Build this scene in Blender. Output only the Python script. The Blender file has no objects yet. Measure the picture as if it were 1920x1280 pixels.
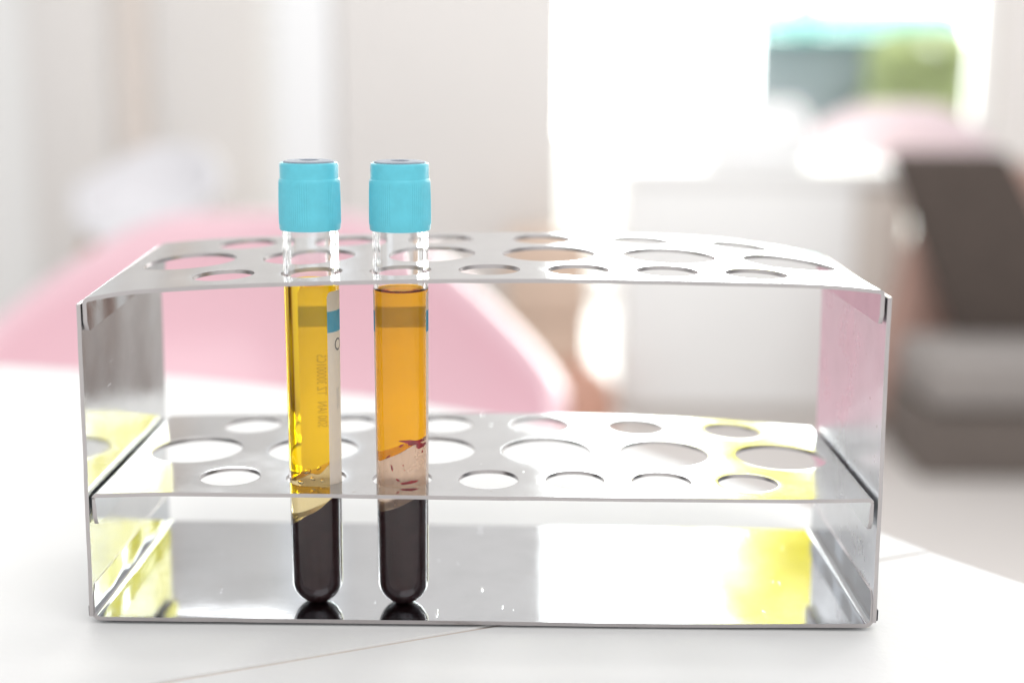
import bpy, bmesh, math, random
from mathutils import Vector, Matrix, noise
from mathutils.geometry import delaunay_2d_cdt
random.seed(7)
R = math.radians
MM = 0.001
scene = bpy.context.scene
col = scene.collection

# ------------------------------------------------------------------ camera
cam_d = bpy.data.cameras.new("camera")
cam_d.sensor_width = 36.0
cam_d.lens = 36.0 * 2644.87 / 1920.0
cam_d.clip_start = 0.01
cam_d.clip_end = 200.0
cam = bpy.data.objects.new("camera", cam_d)
col.objects.link(cam)
PITCH, ROLL, YAW = 0.197, -0.006, 0.011
fwd = Vector((-math.sin(YAW) * math.cos(PITCH), math.cos(YAW) * math.cos(PITCH), -math.sin(PITCH)))
rgt0 = Vector((math.cos(YAW), math.sin(YAW), 0))
up0 = rgt0.cross(fwd)
rgt = rgt0 * math.cos(ROLL) - up0 * math.sin(ROLL)
up = rgt0 * math.sin(ROLL) + up0 * math.cos(ROLL)
m = Matrix.Identity(4)
for i in range(3):
    m[i][0] = rgt[i]; m[i][1] = up[i]; m[i][2] = -fwd[i]
m.translation = Vector((0.01025, -0.3134, 0.1300))
cam.matrix_world = m
cam_d.dof.use_dof = True
cam_d.dof.focus_distance = (Vector((-0.03, 0.007, 0.05)) - m.translation).dot(fwd)
cam_d.dof.aperture_fstop = 5.4
cam_d.dof.aperture_blades = 0
scene.camera = cam

# ------------------------------------------------------------------ light
world = bpy.data.worlds.new("World")
scene.world = world
world.use_nodes = True
bg = world.node_tree.nodes["Background"]
bg.inputs[0].default_value = (0.985, 0.99, 1.0, 1)
bg.inputs[1].default_value = 0.86
vs = scene.view_settings
vs.view_transform = 'Standard'
vs.look = 'None'
vs.exposure = 0.05
vs.gamma = 1.0
vs.use_curve_mapping = False
SKY_STRENGTH = 11.0
def area(name, loc, target, sx, sy, power, color=(1, 1, 1)):
    l = bpy.data.lights.new(name, 'AREA'); l.shape = 'RECTANGLE'; l.size = sx; l.size_y = sy
    l.energy = power; l.color = color
    o = bpy.data.objects.new(name, l); col.objects.link(o)
    o.location = loc
    o.rotation_euler = (Vector(target) - Vector(loc)).to_track_quat('-Z', 'Y').to_euler()
    return o
area("rack_fill", (0.5, -1.0, 1.5), (0.0, 0.0, 0.05), 1.8, 1.4, 13, (1, 0.985, 0.97))  # added fill from front right, brightens caps, labels and tabletop
area("background_fill", (0.3, 1.5, 2.3), (0.55, 3.5, -0.1), 2.2, 1.2, 40, (1, 0.985, 0.97))  # added overhead fill that lifts the far walls and furniture, no real fitting
area("tree_fill", (4.5, 7.2, 4.5), (2.4, 11, 2.0), 3.0, 3.0, 500, (1, 0.98, 0.92))  # added area light outdoors to brighten the tree's leaves

# ------------------------------------------------------------------ materials
def nodes_of(name):
    mt = bpy.data.materials.new(name); mt.use_nodes = True
    nt = mt.node_tree; nt.nodes.clear()
    out = nt.nodes.new('ShaderNodeOutputMaterial')
    return mt, nt, out
def N(nt, typ, **kw):
    n = nt.nodes.new(typ)
    for k, v in kw.items():
        setattr(n, k, v)
    return n
def noise_tex(nt, scale, detail=4, rough=0.55, coord='Object', stretch=None):
    tc = N(nt, 'ShaderNodeTexCoord')
    mp = N(nt, 'ShaderNodeMapping')
    if stretch: mp.inputs['Scale'].default_value = stretch
    nz = N(nt, 'ShaderNodeTexNoise')
    nz.inputs['Scale'].default_value = scale; nz.inputs['Detail'].default_value = detail
    nz.inputs['Roughness'].default_value = rough
    nt.links.new(tc.outputs[coord], mp.inputs[0]); nt.links.new(mp.outputs[0], nz.inputs['Vector'])
    return nz
def ramp(nt, src, stops):
    r = N(nt, 'ShaderNodeValToRGB')
    el = r.color_ramp.elements
    while len(el) < len(stops): el.new(0.5)
    for e, (p, c) in zip(el, stops):
        e.position = p; e.color = (c[0], c[1], c[2], 1) if hasattr(c, '__len__') else (c, c, c, 1)
    nt.links.new(src, r.inputs[0])
    return r
def plain(name, color, rough=0.5, metallic=0.0, var=0.06, scale=6.0, bump=0.0, bscale=60.0, coat=0.0, spec=0.5, stretch=None):
    mt, nt, out = nodes_of(name)
    p = N(nt, 'ShaderNodeBsdfPrincipled')
    nz = noise_tex(nt, scale, stretch=stretch)
    lo = [max(0, c * (1 - var)) for c in color]; hi = [min(1, c * (1 + var)) for c in color]
    r = ramp(nt, nz.outputs['Fac'], [(0.3, lo), (0.7, hi)])
    nt.links.new(r.outputs[0], p.inputs['Base Color'])
    p.inputs['Roughness'].default_value = rough; p.inputs['Metallic'].default_value = metallic
    p.inputs['Specular IOR Level'].default_value = spec
    p.inputs['Coat Weight'].default_value = coat
    if bump:
        n2 = noise_tex(nt, bscale, 6)
        b = N(nt, 'ShaderNodeBump'); b.inputs['Strength'].default_value = bump; b.inputs['Distance'].default_value = 0.001
        nt.links.new(n2.outputs['Fac'], b.inputs['Height']); nt.links.new(b.outputs[0], p.inputs['Normal'])
    nt.links.new(p.outputs[0], out.inputs[0])
    return mt
def steel(name, color, r_lo, r_hi, grain):
    """sheet steel: polish that varies in patches, fine rolling grain, stray scratches, smudges"""
    mt, nt, out = nodes_of(name)
    L = nt.links.new
    p = N(nt, 'ShaderNodeBsdfPrincipled'); p.inputs['Metallic'].default_value = 1.0
    big = noise_tex(nt, 45, 5, 0.6)
    rr = ramp(nt, big.outputs['Fac'], [(0.3, r_lo), (0.72, r_hi)])
    L(rr.outputs[0], p.inputs['Roughness'])
    sm = noise_tex(nt, 70, 6, 0.65)
    c = ramp(nt, sm.outputs['Fac'], [(0.25, [v * 0.90 for v in color]), (0.5, color), (0.78, [min(1, v * 1.06) for v in color])])
    # dark specks
    vo = N(nt, 'ShaderNodeTexNoise'); vo.inputs['Scale'].default_value = 480; vo.inputs['Detail'].default_value = 2
    tc = N(nt, 'ShaderNodeTexCoord'); L(tc.outputs['Object'], vo.inputs['Vector'])
    sp = ramp(nt, vo.outputs['Fac'], [(0.725, 0.0), (0.76, 1.0)])
    mx = N(nt, 'ShaderNodeMix', data_type='RGBA'); L(sp.outputs[0], mx.inputs[0])
    L(c.outputs[0], mx.inputs[6]); mx.inputs[7].default_value = (0.42, 0.40, 0.38, 1)
    L(mx.outputs[2], p.inputs['Base Color'])
    # rolling grain and scratches as fine relief
    g = noise_tex(nt, 900, 3, 0.6, stretch=(0.05, 1.0, 1.0))
    s1 = noise_tex(nt, 700, 2, 0.5, stretch=(1.0, 0.12, 1.0))
    s2 = ramp(nt, s1.outputs['Fac'], [(0.72, 0.0), (0.75, 1.0)])
    b1 = N(nt, 'ShaderNodeBump'); b1.inputs['Strength'].default_value = grain; b1.inputs['Distance'].default_value = 0.00005
    L(g.outputs['Fac'], b1.inputs['Height'])
    b2 = N(nt, 'ShaderNodeBump'); b2.inputs['Strength'].default_value = 0.45; b2.inputs['Distance'].default_value = 0.00005
    L(s2.outputs[0], b2.inputs['Height']); L(b1.outputs[0], b2.inputs['Normal'])
    L(b2.outputs[0], p.inputs['Normal'])
    L(p.outputs[0], out.inputs[0])
    return mt
def glass(name, color, ior, rough=0.0, wave=0.0):
    mt, nt, out = nodes_of(name)
    g = N(nt, 'ShaderNodeBsdfPrincipled')
    g.inputs['Base Color'].default_value = (*color, 1); g.inputs['IOR'].default_value = ior
    g.inputs['Roughness'].default_value = rough; g.inputs['Transmission Weight'].default_value = 1.0
    if wave:
        n2 = noise_tex(nt, 260, 3)
        b = N(nt, 'ShaderNodeBump'); b.inputs['Strength'].default_value = wave; b.inputs['Distance'].default_value = 0.0006
        nt.links.new(n2.outputs['Fac'], b.inputs['Height']); nt.links.new(b.outputs[0], g.inputs['Normal'])
    nt.links.new(g.outputs[0], out.inputs[0])
    return mt
def translucent(name, color, tcolor, mix, rough=0.4, gloss=0.08, var=0.05, scale=300, clear=0.0, ior=1.4, bump=0.0, crough=0.12):
    """diffuse + light passing through, a thin gloss, optionally part clear"""
    mt, nt, out = nodes_of(name); L = nt.links.new
    nz = noise_tex(nt, scale, 4)
    r = ramp(nt, nz.outputs['Fac'], [(0.3, [c * (1 - var) for c in color]), (0.7, [min(1, c * (1 + var)) for c in color])])
    d = N(nt, 'ShaderNodeBsdfDiffuse'); L(r.outputs[0], d.inputs['Color'])
    t = N(nt, 'ShaderNodeBsdfTranslucent'); t.inputs['Color'].default_value = (*tcolor, 1)
    m1 = N(nt, 'ShaderNodeMixShader'); m1.inputs[0].default_value = mix; L(d.outputs[0], m1.inputs[1]); L(t.outputs[0], m1.inputs[2])
    last = m1.outputs[0]
    if clear:
        g = N(nt, 'ShaderNodeBsdfGlass'); g.inputs['Color'].default_value = (*tcolor, 1); g.inputs['IOR'].default_value = ior
        g.inputs['Roughness'].default_value = crough
        m2 = N(nt, 'ShaderNodeMixShader'); m2.inputs[0].default_value = clear; L(last, m2.inputs[1]); L(g.outputs[0], m2.inputs[2])
        last = m2.outputs[0]
    if gloss:
        gl = N(nt, 'ShaderNodeBsdfGlossy'); gl.inputs['Roughness'].default_value = rough
        fr = N(nt, 'ShaderNodeFresnel'); fr.inputs[0].default_value = 1.45
        m3 = N(nt, 'ShaderNodeMixShader'); L(fr.outputs[0], m3.inputs[0]); L(last, m3.inputs[1]); L(gl.outputs[0], m3.inputs[2])
        last = m3.outputs[0]
        if bump:
            b = N(nt, 'ShaderNodeBump'); b.inputs['Strength'].default_value = bump; b.inputs['Distance'].default_value = 0.0002
            L(nz.outputs['Fac'], b.inputs['Height']); L(b.outputs[0], gl.inputs['Normal']); L(b.outputs[0], d.inputs['Normal'])
    L(last, out.inputs[0])
    return mt
def emitter(name, color, strength):
    mt, nt, out = nodes_of(name)
    e = N(nt, 'ShaderNodeEmission'); e.inputs[0].default_value = (*color, 1); e.inputs[1].default_value = strength
    nt.links.new(e.outputs[0], out.inputs[0]); return mt
def window_glass(name):
    mt, nt, out = nodes_of(name)
    t = N(nt, 'ShaderNodeBsdfTransparent'); t.inputs[0].default_value = (0.96, 0.98, 0.97, 1)
    g = N(nt, 'ShaderNodeBsdfGlossy'); g.inputs['Roughness'].default_value = 0.02
    f = N(nt, 'ShaderNodeFresnel'); f.inputs[0].default_value = 1.45
    mx = N(nt, 'ShaderNodeMixShader')
    nt.links.new(f.outputs[0], mx.inputs[0]); nt.links.new(t.outputs[0], mx.inputs[1]); nt.links.new(g.outputs[0], mx.inputs[2])
    nt.links.new(mx.outputs[0], out.inputs[0]); return mt

M = {}
M['steel_top'] = steel('brushed_sheet_steel', (0.55, 0.565, 0.58), 0.05, 0.15, 0.12)
M['steel_base'] = steel('polished_sheet_steel', (0.48, 0.50, 0.525), 0.03, 0.08, 0.06)
M['steel_wall'] = steel('scuffed_sheet_steel', (0.56, 0.56, 0.565), 0.10, 0.22, 0.12)
M['steel_dull'] = steel('dull_sheet_steel', (0.66, 0.665, 0.68), 0.24, 0.36, 0.12)
M['steel_edge'] = steel('sheared_steel_edge', (0.50, 0.47, 0.47), 0.28, 0.42, 0.3)
M['table'] = plain('white_laminate', (0.725, 0.72, 0.712), 0.62, var=0.03, scale=9, bump=0.12, bscale=420, spec=0.04)
M['seam'] = plain('seam_filler', (0.60, 0.53, 0.48), 0.7)
M['plastic_tube'] = glass('clear_plastic', (0.985, 0.99, 0.99), 1.5)
def liquid(name, color, ior, rough=0.0):
    mt, nt, out = nodes_of(name)
    g = N(nt, 'ShaderNodeBsdfGlass'); g.inputs['IOR'].default_value = ior; g.inputs['Roughness'].default_value = rough
    nz = noise_tex(nt, 90, 4)
    r = ramp(nt, nz.outputs['Fac'], [(0.3, [math.sqrt(c) * 0.97 for c in color]), (0.7, [math.sqrt(c) for c in color])])
    nt.links.new(r.outputs[0], g.inputs['Color'])
    nt.links.new(g.outputs[0], out.inputs[0]); return mt
YEL, ORA = (1.0, 0.66, 0.001), (1.0, 0.53, 0.008)
M['serum_yellow'] = liquid('yellow_serum', YEL, 1.345 / 1.5)
M['serum_yellow_top'] = liquid('yellow_serum_surface', YEL, 1.345)
M['serum_orange'] = liquid('cloudy_orange_serum', ORA, 1.345 / 1.5, 0.08)
M['serum_orange_top'] = liquid('orange_serum_surface', ORA, 1.345, 0.02)
M['air_bubble'] = liquid('air_bubble', (1, 1, 1), 1.0 / 1.4)
M['gel_cream'] = translucent('cream_gel', (0.98, 0.78, 0.66), (1.0, 0.88, 0.79), 0.6, gloss=0, var=0.10, scale=180, clear=0.74, crough=0.25, ior=1.4 / 1.5)
M['gel_murky'] = translucent('murky_gel', (0.85, 0.60, 0.25), (1.0, 0.90, 0.66), 0.7, gloss=0, var=0.4, scale=420, clear=0.85, crough=0.08, ior=1.4 / 1.5)
M['blood'] = plain('clotted_blood', (0.038, 0.012, 0.014), 0.4, var=0.25, scale=300, spec=0.25)
M['clot'] = plain('red_clot', (0.46, 0.03, 0.04), 0.4, var=0.4, scale=700)
M['cap'] = translucent('cyan_plastic', (0.15, 0.655, 0.79), (0.17, 0.74, 0.88), 0.18, rough=0.35, var=0.05, scale=500, bump=0.15)
M['stopper'] = plain('grey_rubber', (0.21, 0.24, 0.29), 0.55, var=0.1, scale=300)
M['stopper_dark'] = plain('dark_rubber', (0.03, 0.03, 0.035), 0.6)
M['paper'] = translucent('label_paper', (0.96, 0.90, 0.85), (0.99, 0.95, 0.90), 0.47, gloss=0, var=0.02, scale=900)
M['ink_blue'] = translucent('blue_ink', (0.018, 0.34, 0.52), (0.80, 0.88, 0.94), 0.42, gloss=0, var=0.04)
M['ink_grey'] = plain('grey_ink', (0.10, 0.10, 0.11), 0.6)
M['ink_faint'] = translucent('faint_ink', (0.69, 0.61, 0.53), (0.69, 0.61, 0.53), 0.45, gloss=0)
M['stripe_back'] = translucent('stripe_show_through', (0.95, 0.90, 0.85), (0.97, 0.95, 0.92), 0.5, gloss=0)
M['wall'] = plain('cream_paint', (0.735, 0.712, 0.692), 0.7, var=0.02, scale=2)
M['post_white'] = plain('bright_white_gloss_paint', (0.88, 0.89, 0.90), 0.3, var=0.01)
M['wall_white'] = plain('white_paint', (0.80, 0.80, 0.79), 0.6, var=0.02, scale=2)
M['wall_trim'] = plain('beige_trim', (0.68, 0.62, 0.575), 0.6, var=0.03)
M['floor'] = plain('pale_floor', (0.64, 0.605, 0.58), 0.35, var=0.05, scale=1.5)
M['pink'] = plain('pink_plastic', (0.82, 0.54, 0.60), 0.3, var=0.03, scale=4, coat=0.5)
M['pink_overlit'] = plain('overlit_pink_plastic', (0.86, 0.72, 0.76), 0.35, var=0.02)  # the chair pink again, with overexposure from the window put into the colour
M['dull_white'] = plain('off_white_plastic', (0.74, 0.73, 0.75), 0.5, var=0.02)
M['white_plastic'] = plain('white_plastic', (0.88, 0.88, 0.88), 0.35, var=0.02)
M['wood'] = plain('beech_wood', (0.48, 0.27, 0.15), 0.5, var=0.2, scale=8, stretch=(1, 1, 0.1))
M['tan'] = plain('tan_wood', (0.62, 0.47, 0.37), 0.5, var=0.1, scale=6, stretch=(1, 1, 0.1))
M['redbrown'] = plain('red_brown_leather', (0.56, 0.30, 0.22), 0.5, var=0.15)
M['bluegrey'] = plain('blue_grey_cloth', (0.34, 0.41, 0.50), 0.8, var=0.1)
M['white_lacquer'] = plain('white_lacquer', (0.86, 0.86, 0.85), 0.3, var=0.015)
M['beige_side'] = plain('beige_laminate', (0.66, 0.61, 0.56), 0.5, var=0.03)
M['dark_fabric'] = plain('dark_brown_fabric', (0.072, 0.054, 0.045), 0.85, var=0.2, scale=40)
M['grey_fabric'] = plain('grey_fabric', (0.30, 0.275, 0.26), 0.85, var=0.08, scale=40)
M['dusty_pink'] = plain('dusty_pink_fabric', (0.47, 0.30, 0.25), 0.8, var=0.1, scale=30)
M['base_brown'] = plain('taupe_base', (0.15, 0.125, 0.11), 0.8, var=0.1)
M['glass'] = window_glass('window_glass')
M['out_wall'] = plain('slate_render', (0.17, 0.205, 0.225), 0.8, var=0.1, scale=2)
M['teal'] = plain('turquoise_sheet', (0.30, 0.72, 0.70), 0.5, var=0.05)
M['paving'] = plain('pale_paving', (0.6, 0.6, 0.58), 0.8, var=0.08, scale=3)
M['leaf_yellow'] = translucent('yellow_green_leaf', (0.58, 0.54, 0.16), (0.98, 0.95, 0.42), 0.75, gloss=0, var=0.25, scale=9)
M['leaf_green'] = translucent('green_leaf', (0.44, 0.49, 0.27), (0.62, 0.67, 0.40), 0.6, gloss=0, var=0.3, scale=9)
M['bark'] = plain('bark', (0.16, 0.11, 0.08), 0.9, var=0.3, scale=20)
M['sky'] = emitter('bright_overcast', (1.0, 1.0, 0.985), SKY_STRENGTH)

# ------------------------------------------------------------------ helpers
def tag(o, label=None, cat=None, group=None, kind=None):
    if label: o['label'] = label
    if cat: o['category'] = cat
    if group: o['group'] = group
    if kind: o['kind'] = kind
    return o
def empty(name, loc=(0, 0, 0), rz=0.0):
    o = bpy.data.objects.new(name, None); col.objects.link(o)
    o.location = loc; o.rotation_euler = (0, 0, rz); o.empty_display_size = 0.01
    return o
def link(name, verts, faces, mat, parent=None, smooth=None):
    me = bpy.data.meshes.new(name); me.from_pydata([tuple(v) for v in verts], [], faces)
    me.materials.append(mat)
    bm = bmesh.new(); bm.from_mesh(me)
    bmesh.ops.recalc_face_normals(bm, faces=bm.faces)
    bm.to_mesh(me); bm.free()
    if smooth is not None:
        me.polygons.foreach_set('use_smooth', [True] * len(me.polygons))
        me.set_sharp_from_angle(angle=R(smooth))
    me.update()
    o = bpy.data.objects.new(name, me); col.objects.link(o)
    if parent: o.parent = parent
    return o
def box(name, lo, hi, mat, parent=None, bevel=0.0, taper=None):
    bm = bmesh.new()
    bmesh.ops.create_cube(bm, size=1.0)
    for v in bm.verts:
        v.co = Vector([lo[i] + (v.co[i] + 0.5) * (hi[i] - lo[i]) for i in range(3)])
    if taper:
        for v in bm.verts: v.co = Vector(taper(v.co))
    if bevel:
        bmesh.ops.bevel(bm, geom=list(bm.edges), offset=bevel, segments=3, profile=0.5, affect='EDGES')
    me = bpy.data.meshes.new(name); bm.to_mesh(me); bm.free(); me.materials.append(mat)
    if bevel:
        me.polygons.foreach_set('use_smooth', [True] * len(me.polygons)); me.set_sharp_from_angle(angle=R(50))
    o = bpy.data.objects.new(name, me); col.objects.link(o)
    if parent: o.parent = parent
    return o
def lathe(name, prof, mat, parent=None, seg=96, smooth=35, zfun=None, rfun=None, closed=False):
    """prof: list of (r, z); r=0 ends become poles. zfun(x,y,z,i) and rfun(theta,r,z,i) bend it."""
    verts, faces, rings = [], [], []
    for i, (r, z) in enumerate(prof):
        if r <= 1e-9:
            verts.append((0, 0, zfun(0, 0, z, i) if zfun else z)); rings.append([len(verts) - 1])
        else:
            ring = []
            for k in range(seg):
                t = 2 * math.pi * k / seg
                rr = rfun(t, r, z, i) if rfun else r
                x, y = rr * math.cos(t), rr * math.sin(t)
                verts.append((x, y, zfun(x, y, z, i) if zfun else z)); ring.append(len(verts) - 1)
            rings.append(ring)
    pairs = list(zip(rings[:-1], rings[1:]))
    if closed: pairs.append((rings[-1], rings[0]))
    for a, b in pairs:
        if len(a) == 1 and len(b) == 1: continue
        for k in range(seg):
            k2 = (k + 1) % seg
            if len(a) == 1: faces.append((a[0], b[k], b[k2]))
            elif len(b) == 1: faces.append((a[k], b[0], a[k2]))
            else: faces.append((a[k], b[k], b[k2], a[k2]))
    return link(name, verts, faces, mat, parent, smooth)
def rod(name, a, b, r0, r1, mat, parent=None, seg=16):
    a, b = Vector(a), Vector(b); d = (b - a).normalized()
    u = d.orthogonal().normalized(); w = d.cross(u)
    verts, faces = [], []
    for p, r in ((a, r0), (b, r1)):
        for k in range(seg):
            t = 2 * math.pi * k / seg
            verts.append(p + u * r * math.cos(t) + w * r * math.sin(t))
    for k in range(seg):
        k2 = (k + 1) % seg
        faces.append((k, k2, seg + k2, seg + k))
    faces.append(tuple(range(seg))[::-1]); faces.append(tuple(range(seg, 2 * seg)))
    return link(name, verts, faces, mat, parent, 40)
def spline(pts):
    """smooth natural cubic through (x, z) points"""
    xs = [p[0] for p in pts]; ys = [p[1] for p in pts]; n = len(xs)
    h = [xs[i + 1] - xs[i] for i in range(n - 1)]
    al = [0] * n
    for i in range(1, n - 1):
        al[i] = 3 * ((ys[i + 1] - ys[i]) / h[i] - (ys[i] - ys[i - 1]) / h[i - 1])
    l, mu, z = [1] * n, [0] * n, [0] * n
    for i in range(1, n - 1):
        l[i] = 2 * (xs[i + 1] - xs[i - 1]) - h[i - 1] * mu[i - 1]
        mu[i] = h[i] / l[i]; z[i] = (al[i] - h[i - 1] * z[i - 1]) / l[i]
    b, c, d = [0] * n, [0] * n, [0] * n
    for j in range(n - 2, -1, -1):
        c[j] = z[j] - mu[j] * c[j + 1]
        b[j] = (ys[j + 1] - ys[j]) / h[j] - h[j] * (c[j + 1] + 2 * c[j]) / 3
        d[j] = (c[j + 1] - c[j]) / (3 * h[j])
    def f(x):
        if x <= xs[0]: return ys[0] + b[0] * (x - xs[0])
        if x >= xs[-1]: return ys[-1] + (b[n - 2] + 2 * c[n - 2] * h[-1] + 3 * d[n - 2] * h[-1] ** 2) * (x - xs[-1])
        for j in range(n - 1):
            if x <= xs[j + 1]: break
        t = x - xs[j]
        return ys[j] + b[j] * t + c[j] * t * t + d[j] * t ** 3
    return f
def wave(x, y, s, amp, seed):
    return amp * noise.noise(Vector((x / s, y / s, seed * 7.3)))

# ------------------------------------------------------------------ setting
TZ = -1.5 * MM                 # table surface
FZ = -0.745                    # floor
floor = tag(box('floor', (-6, -3, FZ - 0.05), (6, 5.2, FZ), M['floor']), kind='structure')
paving = tag(box('paving', (-9, 5.2, FZ - 0.08), (12, 17.5, FZ - 0.03), M['paving']), kind='structure')
sky = tag(link('sky', [(-14, 17, -1.5), (18, 17, -1.5), (18, 17, 11), (-14, 17, 11)], [(0, 1, 2, 3)], M['sky']), kind='structure')

wl = tag(box('wall', (-3.2, 4.0, FZ), (-0.745, 4.12, 1.72), M['wall_white']), kind='structure')
ws = box('trim_strip', (-1.235, 3.975, FZ), (-1.125, 3.998, 1.72), M['wall_trim'], wl, bevel=0.004)
box('wall_panel', (-1.105, 3.985, FZ + 0.1), (-0.80, 3.998, 1.66), M['wall'], wl, bevel=0.004)
box('wall_panel', (-1.50, 3.985, FZ + 0.1), (-1.26, 3.998, 1.66), M['wall'], wl, bevel=0.004)
wr = tag(box('wall_right', (1.71, 4.9, FZ), (4.0, 5.05, 2.4), M['wall']), kind='structure')

pil = empty('pillar', (-0.2, 3.4, FZ)); tag(pil, 'broad cream pillar behind the two blue-capped tubes', 'pillar')
o = box('shaft', (-0.293, 0, 0), (0.300, 0.5, 3.05), M['wall'], pil, bevel=0.006)
o = box('plinth', (-0.296, -0.012, 0), (0.307, 0.512, 0.09), M['wall_white'], pil, bevel=0.004)
colm = empty('column', (-0.56, 3.45, FZ)); tag(colm, 'narrow glossy white upright post beside the cream pillar', 'post')
box('shaft', (-0.082, -0.07, 0), (0.062, 0.07, 2.46), M['post_white'], colm, bevel=0.012)
box('base_block', (-0.088, -0.078, 0), (0.063, 0.078, 0.06), M['white_plastic'], colm, bevel=0.004)

win = empty('window', (0.9, 5.0, FZ)); tag(win, 'tall glazed window wall flooded with white daylight', 'window')
W0, W1, WH = -0.86, 0.80, 3.4
for (x0, x1, nm) in ((W0, W0 + 0.06, 'frame_post'), (W1 - 0.055, W1 - 0.001, 'frame_post')):
    box(nm, (x0, -0.04, 0), (x1, 0.04, WH), M['white_lacquer'], win, bevel=0.004)
box('frame_rail', (W0 + 0.062, -0.035, 0), (W1 - 0.057, 0.035, 0.07), M['white_lacquer'], win, bevel=0.004)
box('frame_rail', (W0 + 0.062, -0.035, WH - 0.07), (W1 - 0.057, 0.035, WH), M['white_lacquer'], win, bevel=0.004)
box('pane', (W0 + 0.062, -0.004, 0.072), (W1 - 0.057, 0.004, WH - 0.072), M['glass'], win)

# outdoors, seen through the window
ow = empty('garden_wall', (2.3, 11.2, FZ)); tag(ow, 'slate grey wall outside, lower part of the window view', 'wall')
box('wall_body', (-0.47, 0, 0), (0.62, 0.25, 1.06), M['out_wall'], ow, bevel=0.02)
box('coping', (-0.50, -0.04, 1.062), (0.65, 0.29, 1.10), M['teal'], ow, bevel=0.01)
tb = empty('awning', (2.6, 11.0, FZ)); tag(tb, 'turquoise awning strip above the slate wall outside', 'awning')
box('fabric', (-0.80, 0, 1.10), (0.84, 0.9, 1.27), M['teal'], tb, bevel=0.02, taper=lambda c: (c[0], c[1], c[2] + 0.10 * c[1]))
for sx in (-0.74, 0.76): rod('pole', (sx, 0.45, -0.03), (sx, 0.45, 1.15), 0.02, 0.02, M['white_lacquer'], tb)

def foliage(name, n, cx, rx, ry, rz, size, mat, parent, seed, boxy=False):
    rd = random.Random(seed); verts, faces = [], []
    for i in range(n):
        while True:
            p = Vector((rd.uniform(-1, 1), rd.uniform(-1, 1), rd.uniform(-1, 1)))
            if (p.length < 1 or (boxy and p.x ** 4 + p.y ** 4 + p.z ** 4 < 1)) and noise.noise(p * 2.2 + Vector((seed, 0, 0))) > -0.18: break
        c = Vector((cx[0] + p.x * rx, cx[1] + p.y * ry, cx[2] + p.z * rz))
        a = Vector((rd.gauss(0, 1), rd.gauss(0, 1), rd.gauss(0, 1))).normalized()
        b = a.orthogonal().normalized(); s = size * rd.uniform(0.6, 1.3)
        k = len(verts)
        verts += [c - a * s, c + b * s * 0.45 - a * 0.1 * s, c + a * s, c - b * s * 0.45 - a * 0.1 * s]
        faces.append((k, k + 1, k + 2, k + 3))
    return link(name, verts, faces, mat, parent)
tr = empty('tree', (2.35, 11.9, FZ)); tag(tr, 'yellow-green leafy tree outside the window', 'tree')
rod('trunk', (0, 0, -0.03), (-0.05, 0, 4.2), 0.10, 0.06, M['bark'], tr)
foliage('crown', 7000, (0.25, 0, 4.95), 1.30, 0.7, 1.55, 0.085, M['leaf_yellow'], tr, 3)
sh = empty('shrub', (3.07, 10.7, FZ)); tag(sh, 'green shrub outside beside the slate wall', 'shrub')
for k in range(5): rod('stem', (0.03 * (k - 2), 0, -0.03), (0.09 * (k - 2), 0.02, 0.75), 0.012, 0.008, M['bark'], sh, 8)
foliage('foliage', 3400, (-0.05, 0, 0.66), 0.42, 0.3, 0.46, 0.06, M['leaf_green'], sh, 5, True)

# white cabinet, pot, chairs, seat
cb = empty('cabinet', (0.53, 3.1, FZ)); tag(cb, 'low white cabinet with beige end panel in front of the window', 'cabinet')
box('carcass', (-0.285, 0, 0.03), (0.275, 0.5, 0.585), M['white_lacquer'], cb, bevel=0.004)
box('top_panel', (-0.29, -0.006, 0.587), (0.405, 0.506, 0.625), M['white_lacquer'], cb, bevel=0.004)
box('end_panel', (0.277, 0.01, 0.0), (0.40, 0.49, 0.585), M['beige_side'], cb, bevel=0.004)
box('plinth', (-0.275, 0.02, 0), (0.27, 0.48, 0.028), M['beige_side'], cb)
pot = empty('plant_pot', (0.595, 3.36, FZ + 0.625)); tag(pot, 'squat round white pot on top of the white cabinet', 'pot')
lathe('bowl', [(0, 0), (0.125, 0), (0.14, 0.015), (0.145, 0.06), (0.13, 0.115), (0.10, 0.15), (0.09, 0.15), (0.118, 0.11), (0.13, 0.06), (0.11, 0.03), (0, 0.025)], M['white_plastic'], pot, seg=48)

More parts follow.
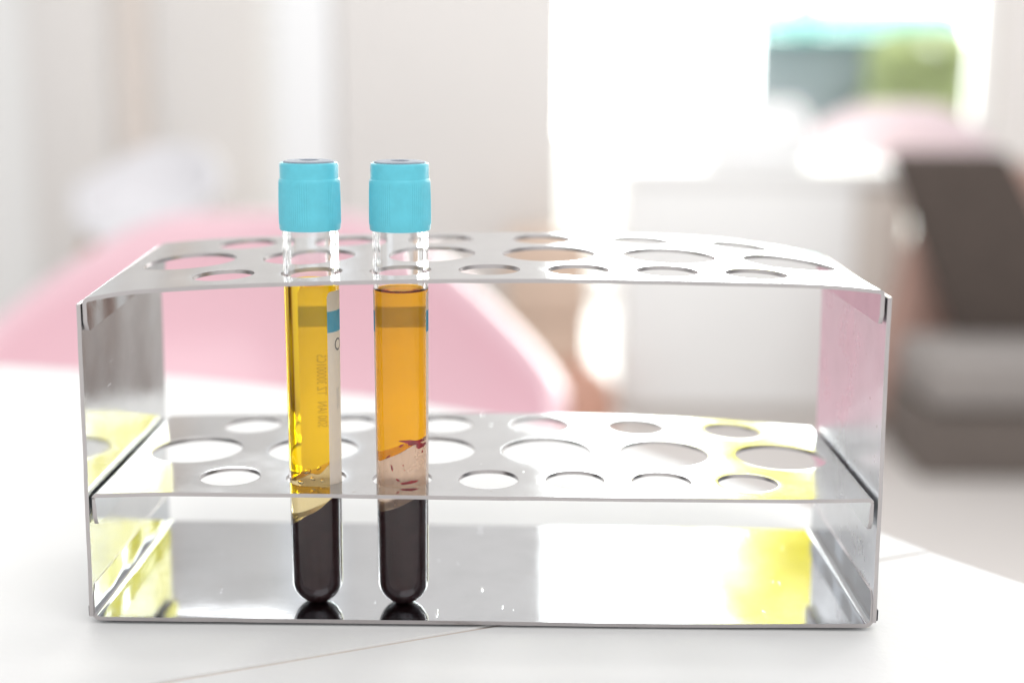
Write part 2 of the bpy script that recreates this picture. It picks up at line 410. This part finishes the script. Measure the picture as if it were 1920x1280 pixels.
def smooth(a, b, x):
    t = max(0, min(1, (x - a) / (b - a))); return t * t * (3 - 2 * t)
def shell_chair(mat, hb=0.33, ha=0.14, w=0.31):
    root = empty('shell_chair')
    NU, NV = 72, 16; verts, faces = [], []
    verts.append((0, 0, 0.425))
    for v in range(1, NV + 1):
        q = v / NV
        for u in range(NU):
            a = 2 * math.pi * u / NU            # 0 = back (+y)
            aa = abs((a + math.pi) % (2 * math.pi) - math.pi)
            h = 0.01 + ha * (1 - smooth(R(85), R(150), aa)) + (hb - ha) * (1 - smooth(R(16), R(92), aa))
            rad = w * (1 - 0.10 * math.cos(a) ** 2)
            rr = rad * (math.sin(q * math.pi / 2) ** 0.85) * (1 + 0.04 * q * math.cos(aa))
            zz = 0.425 + h * (q ** 2.6) - 0.03 * smooth(0.7, 1.0, q) * smooth(R(140), R(175), aa)
            flare = 1 + 0.07 * smooth(0.75, 1, q) * smooth(R(40), R(90), aa)
            verts.append((rr * flare * math.sin(a), rr * math.cos(a), zz))
    for u in range(NU): faces.append((0, 1 + u, 1 + (u + 1) % NU))
    for v in range(NV - 1):
        for u in range(NU):
            a0 = 1 + v * NU; b0 = a0 + NU; u2 = (u + 1) % NU
            faces.append((a0 + u, b0 + u, b0 + u2, a0 + u2))
    s = link('seat_shell', verts, faces, mat, root, 60)
    md = s.modifiers.new('thickness', 'SOLIDIFY'); md.thickness = 0.018; md.offset = -1
    for sx in (-1, 1):
        for sy in (-1, 1):
            rod('leg', (sx * 0.10, sy * 0.10, 0.43), (sx * 0.23, sy * 0.22, 0), 0.014, 0.010, M['wood'], root)
    rod('brace', (-0.10, 0.0, 0.40), (0.10, 0.0, 0.40), 0.008, 0.008, M['dark_fabric'], root)
    return root
def copy_tree(o, parent=None):
    c = o.copy(); col.objects.link(c)
    if parent: c.parent = parent
    for ch in list(o.children): copy_tree(ch, c)
    return c
ch = shell_chair(M['pink'], hb=0.272, ha=0.125, w=0.292)
ch.location = (-0.262, 0.98, FZ); ch.rotation_euler.z = R(4)
tag(ch, 'large pink moulded armchair just beyond the table, behind the tubes', 'chair', 'pink shell chairs')
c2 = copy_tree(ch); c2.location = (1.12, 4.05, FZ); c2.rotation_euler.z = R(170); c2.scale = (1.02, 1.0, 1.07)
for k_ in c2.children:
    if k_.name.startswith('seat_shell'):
        k_.data = k_.data.copy(); k_.data.materials[0] = M['pink_overlit']
tag(c2, 'pink rounded chair back, window glare in its colour, rising behind the cabinet by the window', 'chair', 'pink shell chairs')
c3 = shell_chair(M['dull_white'], hb=0.21, ha=0.12, w=0.19); c3.location = (-0.98, 3.35, FZ); c3.rotation_euler.z = R(-15)
tag(c3, 'white moulded chair far back before the wall with beige strip', 'chair')

st = empty('stool', (0.055, 3.22, FZ)); tag(st, 'tan wooden block stool at the foot of the cream pillar', 'stool')
box('body', (-0.10, -0.10, 0.24), (0.11, 0.10, 0.45), M['tan'], st, bevel=0.01)
box('foot_panel', (-0.095, -0.09, 0.0), (0.105, 0.09, 0.238), M['tan'], st, bevel=0.006)
bag = empty('shoulder_bag', (-0.135, 2.36, FZ)); tag(bag, 'small blue-grey cloth bag hanging by the tan stool', 'bag')
lathe('bag_body', [(0, 0.0), (0.035, 0.0), (0.045, 0.10), (0.04, 0.32), (0.03, 0.43), (0, 0.44)], M['bluegrey'], bag, seg=32, smooth=60)
hb_ = empty('handbag', (0.135, 3.02, FZ)); tag(hb_, 'small reddish brown leather bag on the floor by the tan stool', 'bag')
lathe('bag_body', [(0, 0), (0.085, 0), (0.095, 0.04), (0.08, 0.11), (0.04, 0.15), (0, 0.155)], M['redbrown'], hb_, seg=32, smooth=60)
rod('bag_handle', (-0.03, 0, 0.15), (0.03, 0, 0.17), 0.008, 0.008, M['redbrown'], hb_, 8)

dk = empty('lounge_chair', (1.05, 2.6, FZ)); tag(dk, 'dark brown lounge chair with grey seat at the right edge', 'chair')
box('backrest', (-0.22, 0.30, 0.26), (0.02, 0.38, 0.675), M['dark_fabric'], dk, bevel=0.02, taper=lambda c: (c[0] * (1.13 + 0.9 * (0.675 - c[2]) * (c[0] > -0.1)) + (0.12 * (0.675 - c[2]) if c[0] > -0.1 else 0) + 0.03 + 0.36 * (0.675 - c[2]), c[1] - 0.2 * (0.64 - c[2]), c[2]))
box('seat_cushion', (-0.19, -0.02, 0.155), (0.42, 0.28, 0.27), M['grey_fabric'], dk, bevel=0.025)
box('base', (-0.20, 0.0, 0.0), (0.42, 0.30, 0.15), M['base_brown'], dk, bevel=0.01)
box('back_cushion', (-0.235, 0.40, 0.02), (0.34, 0.50, 0.64), M['dusty_pink'], dk, bevel=0.03, taper=lambda c: (c[0] + (0.42 * max(0, c[2] - 0.275) if c[0] < 0 else 0), c[1], c[2]))

# ------------------------------------------------------------------ table
tab = empty('table', (0, 0, TZ)); tag(tab, 'white laminate table with a fine seam under the steel rack', 'table')
def seam_y(x): return (1.0 + 83.0 / 179.0 * (x - 3.0) + 0.5)
far = [(-700, 352), (-217, 284), (-133, 263), (-50, 231), (6, 199), (45, 163), (80, 117), (110, 74.5)]
sx_edge = 121.5
near = [(139, 33), (200, -55), (330, -240), (330, -640), (-700, -640)]
def panel(name, outline, label):
    bm = bmesh.new()
    vs_ = [bm.verts.new((x * MM, y * MM, 0)) for x, y in outline]
    f = bm.faces.new(vs_)
    if f.normal.z < 0: f.normal_flip()
    ex = bmesh.ops.extrude_face_region(bm, geom=[f])
    for v in ex['geom']:
        if isinstance(v, bmesh.types.BMVert): v.co.z -= 0.024
    bmesh.ops.recalc_face_normals(bm, faces=bm.faces)
    bmesh.ops.bevel(bm, geom=[e for e in bm.edges if all(v.co.z > -0.001 for v in e.verts)], offset=0.0006, segments=2, affect='EDGES')
    me = bpy.data.meshes.new(name); bm.to_mesh(me); bm.free(); me.materials.append(M['table'])
    o = bpy.data.objects.new(name, me); col.objects.link(o); o.parent = tab
    o['label'] = label
    return o
G = 0.33
panel('tabletop_panel', far + [(sx_edge, seam_y(sx_edge) + G), (-700, seam_y(-700) + G)], 'far half of the white table top, under most of the rack')
panel('tabletop_panel', [(-700, seam_y(-700) - G), (sx_edge, seam_y(sx_edge) - G)] + near, 'near half of the white table top, below the seam')
sm = []
for x in (-700, 118): sm += [(x * MM, (seam_y(x) - G - 0.4) * MM), (x * MM, (seam_y(x) + G + 0.4) * MM)]
sv = [(a, b, -0.0004) for a, b in sm] + [(a, b, -0.02) for a, b in sm]
link('seam_strip', sv, [(0, 1, 3, 2), (4, 6, 7, 5), (0, 4, 5, 1), (2, 3, 7, 6), (0, 2, 6, 4), (1, 5, 7, 3)], M['seam'], tab)
for (x, y) in ((-0.62, -0.56), (0.27, -0.56), (-0.62, 0.24), (0.03, 0.10)):
    rod('leg', (x, y, -0.025), (x, y, FZ - TZ), 0.022, 0.018, M['white_lacquer'], tab)

# ------------------------------------------------------------------ rack
rack = empty('test_tube_rack', (0, 0, TZ)); tag(rack, 'shiny sheet steel test tube rack with two rows of punched shelves', 'rack')
D = 70.5
T = 0.95
front_row = [(-61.0 + 20.75 * k, 12.6, 7.2) for k in range(7)]
mid_row = [(-74.2 + 29.9 * k, 35.6, 11.5) for k in range(6)]
back_row = [(-64.4 + 26.1 * k, 59.2, 7.8) for k in range(6)]
HOLES = front_row + mid_row + back_row
def sheet(name, W, zf, zb, flange, sign, holes, mat, seed, bend=1.3, wav=0.05, cut=2.0):
    """flat sheet between u=-W..W whose ends fold by 90 degrees (sign -1 down, +1 up)"""
    arc = bend * math.pi / 2
    U = W - bend + arc + flange
    fz, bz = spline(zf), spline(zb)
    def surf(u, y):
        s = 1 if u >= 0 else -1; a = abs(u); t = y / D
        xw = min(a, W - bend)
        z0 = fz(s * xw) * (1 - t) + bz(s * xw) * t
        z0 += wave(u, y, 16, wav, seed) + wave(u, y, 40, wav * 2.0, seed + 3)
        yy = y + wave(u, y, 11, 0.18, seed + 9) * (1 if (y < 1 or y > D - 1) else 0)
        if a <= W - bend: return Vector((u, yy, z0))
        if a <= W - bend + arc:
            th = (a - (W - bend)) / bend
            return Vector((s * (W - bend + bend * math.sin(th)), yy, z0 + sign * bend * (1 - math.cos(th))))
        return Vector((s * (W + wave(y, seed, 12, 0.15, seed)), yy, z0 + sign * (bend + a - (W - bend + arc))))
    pts, edges = [], []
    us = [-U]
    # boundary with clipped flange corners
    def add_loop(l):
        k = len(pts); pts.extend(l); n = len(l)
        edges.extend((k + i, k + (i + 1) % n) for i in range(n))
    ul = []
    u = -(W - bend - 1.0)
    n = 76
    flat = [u + (2 * (W - bend - 1.0)) * i / n for i in range(n + 1)]
    bends = [(W - bend) + arc * i / 6 for i in range(7)]
    fl = [W - bend + arc + flange * i / 3 for i in range(1, 4)]
    pos = bends + fl
    ulist = [-p for p in reversed(pos)] + flat + pos
    def clip(uu):
        return cut * max(0, (abs(uu) - (U - cut))) / cut * 0.6
    loop = [(x, clip(x)) for x in ulist]
    ny = 26
    loop += [(U, D * j / ny) for j in range(1, ny)]
    loop += [(x, D - clip(x)) for x in reversed(ulist)]
    loop += [(-U, D * (ny - j) / ny) for j in range(1, ny)]
    add_loop(loop)
    for (hx, hy, hr) in holes:
        seg = 56
        add_loop([(hx + hr * math.cos(2 * math.pi * i / seg), hy + hr * math.sin(2 * math.pi * i / seg)) for i in range(seg)])
        for ex_ in (0.3, 0.75):
            pts.extend((hx + (hr + ex_) * math.cos(2 * math.pi * i / seg), hy + (hr + ex_) * math.sin(2 * math.pi * i / seg)) for i in range(seg))
    for x in ulist[1:-1]:
        for j in range(1, ny):
            y = D * j / ny
            if all((x - hx) ** 2 + (y - hy) ** 2 > (hr + 1.3) ** 2 for hx, hy, hr in holes) and clip(x) < 0.01:
                pts.append((x, y))
    vo, eo, fo, _, _, _ = delaunay_2d_cdt([Vector(p) for p in pts], edges, [], 1, 1e-5)
    tris = []
    for f in fo:
        c = sum((vo[i] for i in f), Vector((0, 0))) / len(f)
        if any((c.x - hx) ** 2 + (c.y - hy) ** 2 < (hr * 0.998) ** 2 for hx, hy, hr in holes): continue
        tris.append(tuple(f))
    top, bot = [], []
    e = 0.05
    for v in vo:
        p = surf(v.x, v.y)
        nrm = (surf(v.x + e, v.y) - surf(v.x - e, v.y)).cross(Vector((0, 1, 0))).normalized()
        if abs(v.x) < W - bend and nrm.z < 0: nrm.negate()
        rim = 0.0
        for hx, hy, hr in holes:           # punched rims are pressed slightly down
            dd = math.hypot(v.x - hx, v.y - hy) - hr
            if dd < 1.0: rim = max(rim, (1 - dd) ** 2 * 0.035)
        p = p + nrm * (-rim)
        top.append(p); bot.append(p - nrm * T)
    nv = len(top)
    faces = list(tris) + [tuple(i + nv for i in reversed(t)) for t in tris]
    cnt = {}
    for t in tris:
        for i in range(len(t)):
            a, b = t[i], t[(i + 1) % len(t)]
            cnt[(a, b)] = cnt.get((a, b), 0) + 1
    for (a, b) in cnt:
        if (b, a) not in cnt: faces.append((b, a, a + nv, b + nv))
    verts = [(v * MM) - Vector((0, 0, TZ)) for v in top + bot]
    ob = link(name, verts, faces, mat, rack, 32)
    ob.data.materials.append(M['steel_edge'])
    ob.data.polygons.foreach_set('material_index', [0 if k < 2 * len(tris) else 1 for k in range(len(faces))])
    return ob

sheet('top_shelf', 90.5,
      [(-90.3, 76.5), (-84, 77.8), (-72.7, 79.0), (-54, 80.1), (-36, 80.85), (0, 81.7), (35, 81.7), (65, 81.25), (83, 80.6), (90.9, 79.8)],
      [(-90.2, 80.0), (-82, 80.9), (-61, 82.1), (-31, 83.05), (-2, 83.65), (40, 83.5), (70, 81.7), (89, 78.7)],
      6.6, -1, HOLES, M['steel_top'], 1)
sheet('middle_shelf', 90.8,
      [(-90.7, 30.5), (-81, 30.9), (-68, 31.15), (-37, 31.05), (0, 30.85), (49, 30.85), (81, 30.95), (91, 31.2)],
      [(-90.1, 31.2), (-47, 32.4), (-2, 32.9), (56, 31.9), (91, 29.6)],
      6.4, -1, HOLES, M['steel_top'], 2)
sheet('base_tray', 91.4,
      [(-91.3, 0.35), (-63, 0.25), (0, 0.15), (50, 0.05), (92, 0.5)],
      [(-90, 0.5), (-48, 0.35), (-2, 0.0), (42, -0.25), (93, -0.4)],
      6.6, 1, [], M['steel_base'], 3, wav=0.025)

def side_panel(s, xb, xt, zb0, zt_front, zt_back, seed, mat):
    ny, nz = 30, 36
    inn, outn = [], []
    for j in range(nz + 1):
        for i in range(ny + 1):
            y = D * i / ny
            zt = zt_front + (zt_back - zt_front) * i / ny
            z = zb0 + (zt - zb0) * j / nz
            x = xb + (xt - xb) * j / nz + wave(y, z, 22, 0.10, seed) + wave(y, z, 9, 0.02, seed + 2)
            yy = y - (0.5 if i == 0 else 0) + (wave(z, 0, 10, 0.35, seed) if i in (0, ny) else 0)
            inn.append(Vector((s * x, yy, z)))
            outn.append(Vector((s * (x + T), yy, z)))
    verts = [v * MM - Vector((0, 0, TZ)) for v in inn + outn]
    nv = len(inn); faces = []
    w = ny + 1
    for j in range(nz):
        for i in range(ny):
            a = j * w + i
            q = (a, a + 1, a + w + 1, a + w); faces.append(q); faces.append(tuple(k + nv for k in reversed(q)))
    bd = [i for i in range(w)] + [j * w + ny for j in range(1, nz + 1)] + [nz * w + i for i in range(ny - 1, -1, -1)] + [j * w for j in range(nz - 1, 0, -1)]
    for k in range(len(bd)):
        a, b = bd[k], bd[(k + 1) % len(bd)]
        faces.append((b, a, a + nv, b + nv))
    ob = link('side_panel', verts, faces, mat, rack, 32)
    ob.data.materials.append(M['steel_edge'])
    ob.data.polygons.foreach_set('material_index', [0 if k < 2 * ny * nz else 1 for k in range(len(faces))])
    return ob
side_panel(-1, 91.65, 90.75, 0.6, 75.3, 79.2, 11, M['steel_wall'])
side_panel(1, 91.75, 91.0, 0.9, 78.3, 77.6, 12, M['steel_dull'])

for (cx_, cz_) in ((-92.3, 2.2), (92.6, 3.0)):
    box('corner_pad', ((cx_ - 0.75) * MM, 0.15 * MM, (cz_ - 2.0) * MM - TZ), ((cx_ + 0.75) * MM, 3.2 * MM, (cz_ + 0.9) * MM - TZ), M['stopper_dark'], rack, bevel=0.0004)

# ------------------------------------------------------------------ tubes
WALL = 0.95
def r_out(z):
    return 6.05 + 0.45 * max(0, min(1, (z - 6) / 86))
def wrap(th, r, z):
    """th measured from the camera side (-y), positive to the right (+x); mm"""
    return Vector((r * math.sin(th), -r * math.cos(th), z)) * MM
def patch(name, th0, th1, z0, z1, dr, mat, parent, nt=48, nz=8, round_lo=0.0, round_hi=0.0):
    """a sheet of paper or ink lying on the tube"""
    vi, faces, w = [], [], nt + 1
    for j in range(nz + 1):
        z = z0 + (z1 - z0) * j / nz
        for i in range(nt + 1):
            th = th0 + (th1 - th0) * i / nt
            zz = z; ed = min(i, nt - i) / nt * abs(th1 - th0) * 6.3
            for rd_, lim in ((round_lo, 0), (round_hi, 1)):
                if ed < rd_:
                    k = rd_ - math.sqrt(max(0, rd_ ** 2 - (rd_ - ed) ** 2))
                    zz = min(zz, z1 - k) if lim else max(zz, z0 + k)
            vi.append(wrap(th, r_out(zz) + dr, zz))
    for j in range(nz):
        for i in range(nt):
            a = j * w + i
            faces.append((a, a + 1, a + w + 1, a + w))
    return link(name, [tuple(v) for v in vi], faces, mat, parent, 60)
def lettering(name, body, th_c, z_start, size, dr, mat, parent, up=True, mirror=False):
    """vertical line of print wrapped round the tube, reading upward"""
    cu = bpy.data.curves.new(name, 'FONT'); cu.body = body; cu.size = size; cu.resolution_u = 3
    ob = bpy.data.objects.new(name, cu)
    col.objects.link(ob)
    dg = bpy.context.evaluated_depsgraph_get()
    me = bpy.data.meshes.new_from_object(ob.evaluated_get(dg))
    bpy.data.objects.remove(ob)
    for v in me.vertices:
        x, y = v.co.x, v.co.y
        if mirror: y = size * 0.7 - y
        z = z_start + (x if up else -x)
        th = th_c - (y if up else -y) / 6.5
        v.co = wrap(th, r_out(z) + dr, z)
    me.materials.clear(); me.materials.append(mat)
    o = bpy.data.objects.new(name, me); col.objects.link(o); o.parent = parent
    return o
def blob_patch(name, pts, mat, parent, dr):
    """thin irregular smear on the inside of the tube wall; pts = (x offset mm, z mm)"""
    n = len(pts); cx = sum(p[0] for p in pts) / n; cz = sum(p[1] for p in pts) / n
    verts, faces = [], []
    rings = [1.0, 0.6]
    for lay in (0.0, 0.10):
        for k, q in enumerate(rings):
            for (x, z) in pts:
                xx, zz = cx + (x - cx) * q, cz + (z - cz) * q
                rr = r_out(zz) + dr + (lay if q < 1 else lay * 0.3)
                verts.append(wrap(math.asin(max(-0.99, min(0.99, xx / rr))), rr, zz))
        rr = r_out(cz) + dr + lay
        verts.append(wrap(math.asin(max(-0.99, min(0.99, cx / rr))), rr, cz))
    L1 = 2 * n + 1
    for b in (0, L1):
        for i in range(n):
            j = (i + 1) % n
            faces.append((b + i, b + j, b + n + j, b + n + i)); faces.append((b + n + i, b + n + j, b + 2 * n))
    for i in range(n):
        j = (i + 1) % n
        faces.append((i, j, L1 + j, L1 + i))
    return link(name, verts, faces, mat, parent, 50)
def ell(cx, cz, rx, rz, n=14, rot=0.0, jag=0.25, seed=1):
    rd = random.Random(seed); out = []
    for k in range(n):
        t = 2 * math.pi * k / n; q = 1 + rd.uniform(-jag, jag)
        a, b = rx * math.cos(t) * q, rz * math.sin(t) * q
        out.append((cx + a * math.cos(rot) - b * math.sin(rot), cz + a * math.sin(rot) + b * math.cos(rot)))
    return out

def tube(x, y, rz, level, gel_top, gel_bot, m_serum, m_serum_top, m_gel, label, lab):
    root = empty('test_tube', (x * MM, y * MM, 0.0), 0.0)
    tag(root, label, 'test tube')
    r0 = r_out(0)
    hemi_o = [(r0 * math.sin(R(a)), r0 - r0 * math.cos(R(a))) for a in range(0, 91, 6)]
    ri = r0 - WALL
    hemi_i = [(ri * math.sin(R(a)), WALL + ri - ri * math.cos(R(a))) for a in range(0, 91, 6)]
    zs = [10, 20, 30, 40, 50, 60, 70, 80, 90, 100]
    prof = hemi_o + [(r_out(z), z) for z in zs] + [(r_out(100) - 0.3, 100.4), (r_out(100) - WALL, 100.2)]
    prof += [(r_out(z) - WALL, z) for z in reversed(zs) if z > level + 2] + [(r_out(level) - WALL, level + 0.75)]
    sc = lambda pr: [(r * MM, z * MM) for r, z in pr]
    tw = lathe('tube_wall', sc(prof), M['plastic_tube'], root, seg=128, smooth=40)
    pl = min(tw.data.polygons, key=lambda p_: abs(p_.center.z - 0.05) - 20 * math.hypot(p_.center.x, p_.center.y))
    if pl.normal.x * pl.center.x + pl.normal.y * pl.center.y < 0: tw.data.flip_normals()
    E = 0.0
    q = lambda z: r_out(z) - WALL + E
    def tilt(z_left, z_right, bow=0.0):
        def f(xm, ym):
            t = (xm / (5.3 * MM) + 1) / 2
            return (z_left + (z_right - z_left) * t) * MM + bow * MM * noise.noise(Vector((xm * 260, ym * 260, x)))
        return f
    fb, fg = tilt(*gel_bot), tilt(*gel_top)
    gap = 0.05 * MM
    # blood: rounded bottom up to the tilted gel underside
    hemi_b = [((ri + E) * math.sin(R(a)), WALL - E + (ri + E) * (1 - math.cos(R(a)))) for a in range(0, 91, 6)]
    pb = hemi_b + [(q(12), 12.0), (q(16), 16.0), (q(25), -1), (q(25) * 0.66, -1), (q(25) * 0.33, -1), (0, -1)]
    lathe('blood', sc(pb), M['blood'], root, seg=96, smooth=40, zfun=lambda xx, yy, z, i: fb(xx, yy) - gap if z < 0 else z)
    # gel: between two tilted faces
    pg = [(0, -1), (q(25) * 0.33, -1), (q(25) * 0.66, -1), (q(25), -1), (q(33), -3), (q(38), -2), (q(38) * 0.66, -2), (q(38) * 0.33, -2), (0, -2)]
    def zg(xx, yy, z, i):
        if z == -1 * MM: return fb(xx, yy)
        if z == -2 * MM: return fg(xx, yy) - gap
        return 0.5 * (fb(xx, yy) + fg(xx, yy))
    lathe('separator_gel', sc(pg), m_gel, root, seg=96, smooth=40, zfun=zg)
    # serum with a meniscus
    ps = [(0, -2), (q(38) * 0.33, -2), (q(38) * 0.66, -2), (q(38), -2), (q(50), 50), (q(60), 60), (q(70), 70), (q(level), level + 0.75),
          (q(level) - 0.25, level + 0.35), (q(level) - 0.8, level + 0.08), (q(level) - 1.8, level), (q(level) * 0.3, level), (0, level)]
    sr = lathe('serum', sc(ps), m_serum, root, seg=128, smooth=40, zfun=lambda xx, yy, z, i: fg(xx, yy) if z < 0 else z)
    sr.data.materials.append(M[m_serum_top])
    for p_ in sr.data.polygons:
        if p_.center.z > (level - 0.01) * MM and p_.normal.z > 0.05: p_.material_index = 1
    # cap
    cp = empty('cap'); cp.parent = root
    bpy.data.objects.remove(cp)
    nr = 84
    def ribs(t, r, z, i):
        zz = z / MM
        if 92.6 < zz < 102.4 and r / MM > 6.9:
            band = 1.0 if math.cos(t * 3 + rz) > -0.55 else 0.0
            return r + 0.05 * MM * band * math.cos(t * nr)
        return r
    ph = [(6.62, 91.2), (6.95, 91.25), (7.08, 91.7), (7.12, 92.5), (7.14, 92.8), (7.13, 96), (7.08, 99), (7.02, 102.0), (6.99, 102.6), (6.86, 102.95), (6.76, 103.05),
          (6.74, 103.4), (6.74, 106.1), (6.6, 106.55), (6.35, 106.7), (6.0, 106.6), (5.9, 106.2), (5.9, 104.5), (6.62, 104.3), (6.62, 101)]
    cap = lathe('cap', sc(ph), M['cap'], root, seg=nr * 6, smooth=32, rfun=ribs, closed=True)
    ps2 = [(0, 105.2), (1.9, 105.2), (2.05, 105.4), (2.2, 106.9), (2.5, 107.15), (5.2, 107.1), (5.75, 106.95), (5.86, 106.6), (5.86, 96), (4.9, 95.5), (2.4, 96), (0, 97.5)]
    stp = lathe('stopper', sc(ps2), M['stopper'], cap, seg=64, smooth=35)
    lathe('stopper_hole', sc([(0, 106.5), (2.1, 106.5), (2.1, 106.75), (0, 106.7)]), M['stopper_dark'], stp, seg=48)
    # label wraps round the back
    a0, a1, z0, z1 = lab
    lb = patch('paper_label', a0, a1, z0, 67.6, 0.03, M['paper'], root, round_lo=1.2)
    patch('label_head', a0, a1, 72.6, z1, 0.03, M['paper'], lb, round_hi=1.2)
    patch('blue_stripe', a0, a1, 67.6, 72.6, 0.03, M['ink_blue'], lb, nz=2)
    patch('stripe_back', a0, a1, 67.6, 72.6, 0.015, M['stripe_back'], lb, nz=2)
    return root, lb

t1, l1 = tube(-40.3, 12.0, 0.3, 78.6, (31.5, 37.5, 3.2), (20.2, 28.6, 0.8), M['serum_yellow'], 'serum_yellow_top', M['gel_murky'],
              'blue-capped tube of clear yellow serum with a white label edge, nearer the side panel', (R(41), R(204), 28.0, 77.2))
t2, l2 = tube(-19.4, 12.0, 1.2, 77.0, (36.2, 42.6, 0.6), (23.6, 29.0, 0.6), M['serum_orange'], 'serum_orange_top', M['gel_cream'],
              'blue-capped tube of cloudy orange serum over cream gel with red clots', (R(70), R(294), 28.0, 77.2))
# print on the labels
lettering('print', 'S0I0 IAN   TZ 300001C5', R(185), 43.0, 1.75, 0.015, M['ink_faint'], l1)
lettering('print', 'IIIIIIIIIIII', R(77), 49.0, 1.7, 0.045, M['ink_grey'], l1)
lettering('print', 'O', R(87), 62.8, 4.2, 0.045, M['ink_grey'], l1)
lettering('print', 'SERIAL   TZ 300001C5', R(219), 41.0, 1.75, 0.015, M['ink_faint'], l2)
# clots on the gel of the orange tube
IN = -0.93
for k, (pp) in enumerate([ell(2.7, 41.6, 2.6, 0.65, rot=-0.15, seed=1, jag=0.4), ell(4.3, 40.5, 0.9, 0.7, seed=2), ell(0.2, 41.0, 0.7, 0.25, rot=0.6, seed=3),
                          ell(-2.6, 38.2, 0.65, 0.18, rot=0.7, seed=4), ell(-1.9, 35.4, 0.2, 0.75, rot=0.25, seed=5), ell(0.6, 36.2, 0.15, 0.2, seed=6),
                          ell(0.9, 35.0, 0.16, 0.14, seed=7), ell(-0.6, 32.6, 0.5, 0.25, rot=-0.6, seed=8), ell(1.9, 31.9, 2.0, 0.38, rot=0.10, seed=9, jag=0.2),
                          ell(-0.4, 30.2, 0.45, 0.28, seed=10), ell(4.6, 38.9, 0.15, 0.35, seed=11)]):
    blob_patch('clot', pp, M['clot'], t2, IN)
# trapped bubbles in the murky gel of the yellow tube
def bubble(cx, cz, r, ang=0.0):
    bm = bmesh.new(); bmesh.ops.create_uvsphere(bm, u_segments=20, v_segments=12, radius=r * MM)
    me = bpy.data.meshes.new('bubble'); bm.to_mesh(me); bm.free(); me.materials.append(M['air_bubble'])
    me.polygons.foreach_set('use_smooth', [True] * len(me.polygons))
    o = bpy.data.objects.new('bubble', me); col.objects.link(o); o.parent = t1
    o.location = wrap(math.asin(cx / 5.2), 5.0 - r, cz); o.scale = (1.25, 0.8, 0.8); o.rotation_euler = (0, ang, 0)
for a in ((-1.4, 34.3, 0.75, -0.5), (0.1, 32.6, 0.5, 0.3), (-3.0, 31.5, 0.55, 0.2), (1.6, 35.2, 0.5, -0.7), (-1.9, 22.8, 0.5, 0), (2.4, 32.0, 0.4, 0.5)):
    bubble(*a)
scene.cycles.max_bounces = 24
scene.cycles.transmission_bounces = 20
scene.cycles.glossy_bounces = 10
scene.cycles.transparent_max_bounces = 16
scene.cycles.sample_clamp_indirect = 12.0
scene.cycles.use_denoising = True
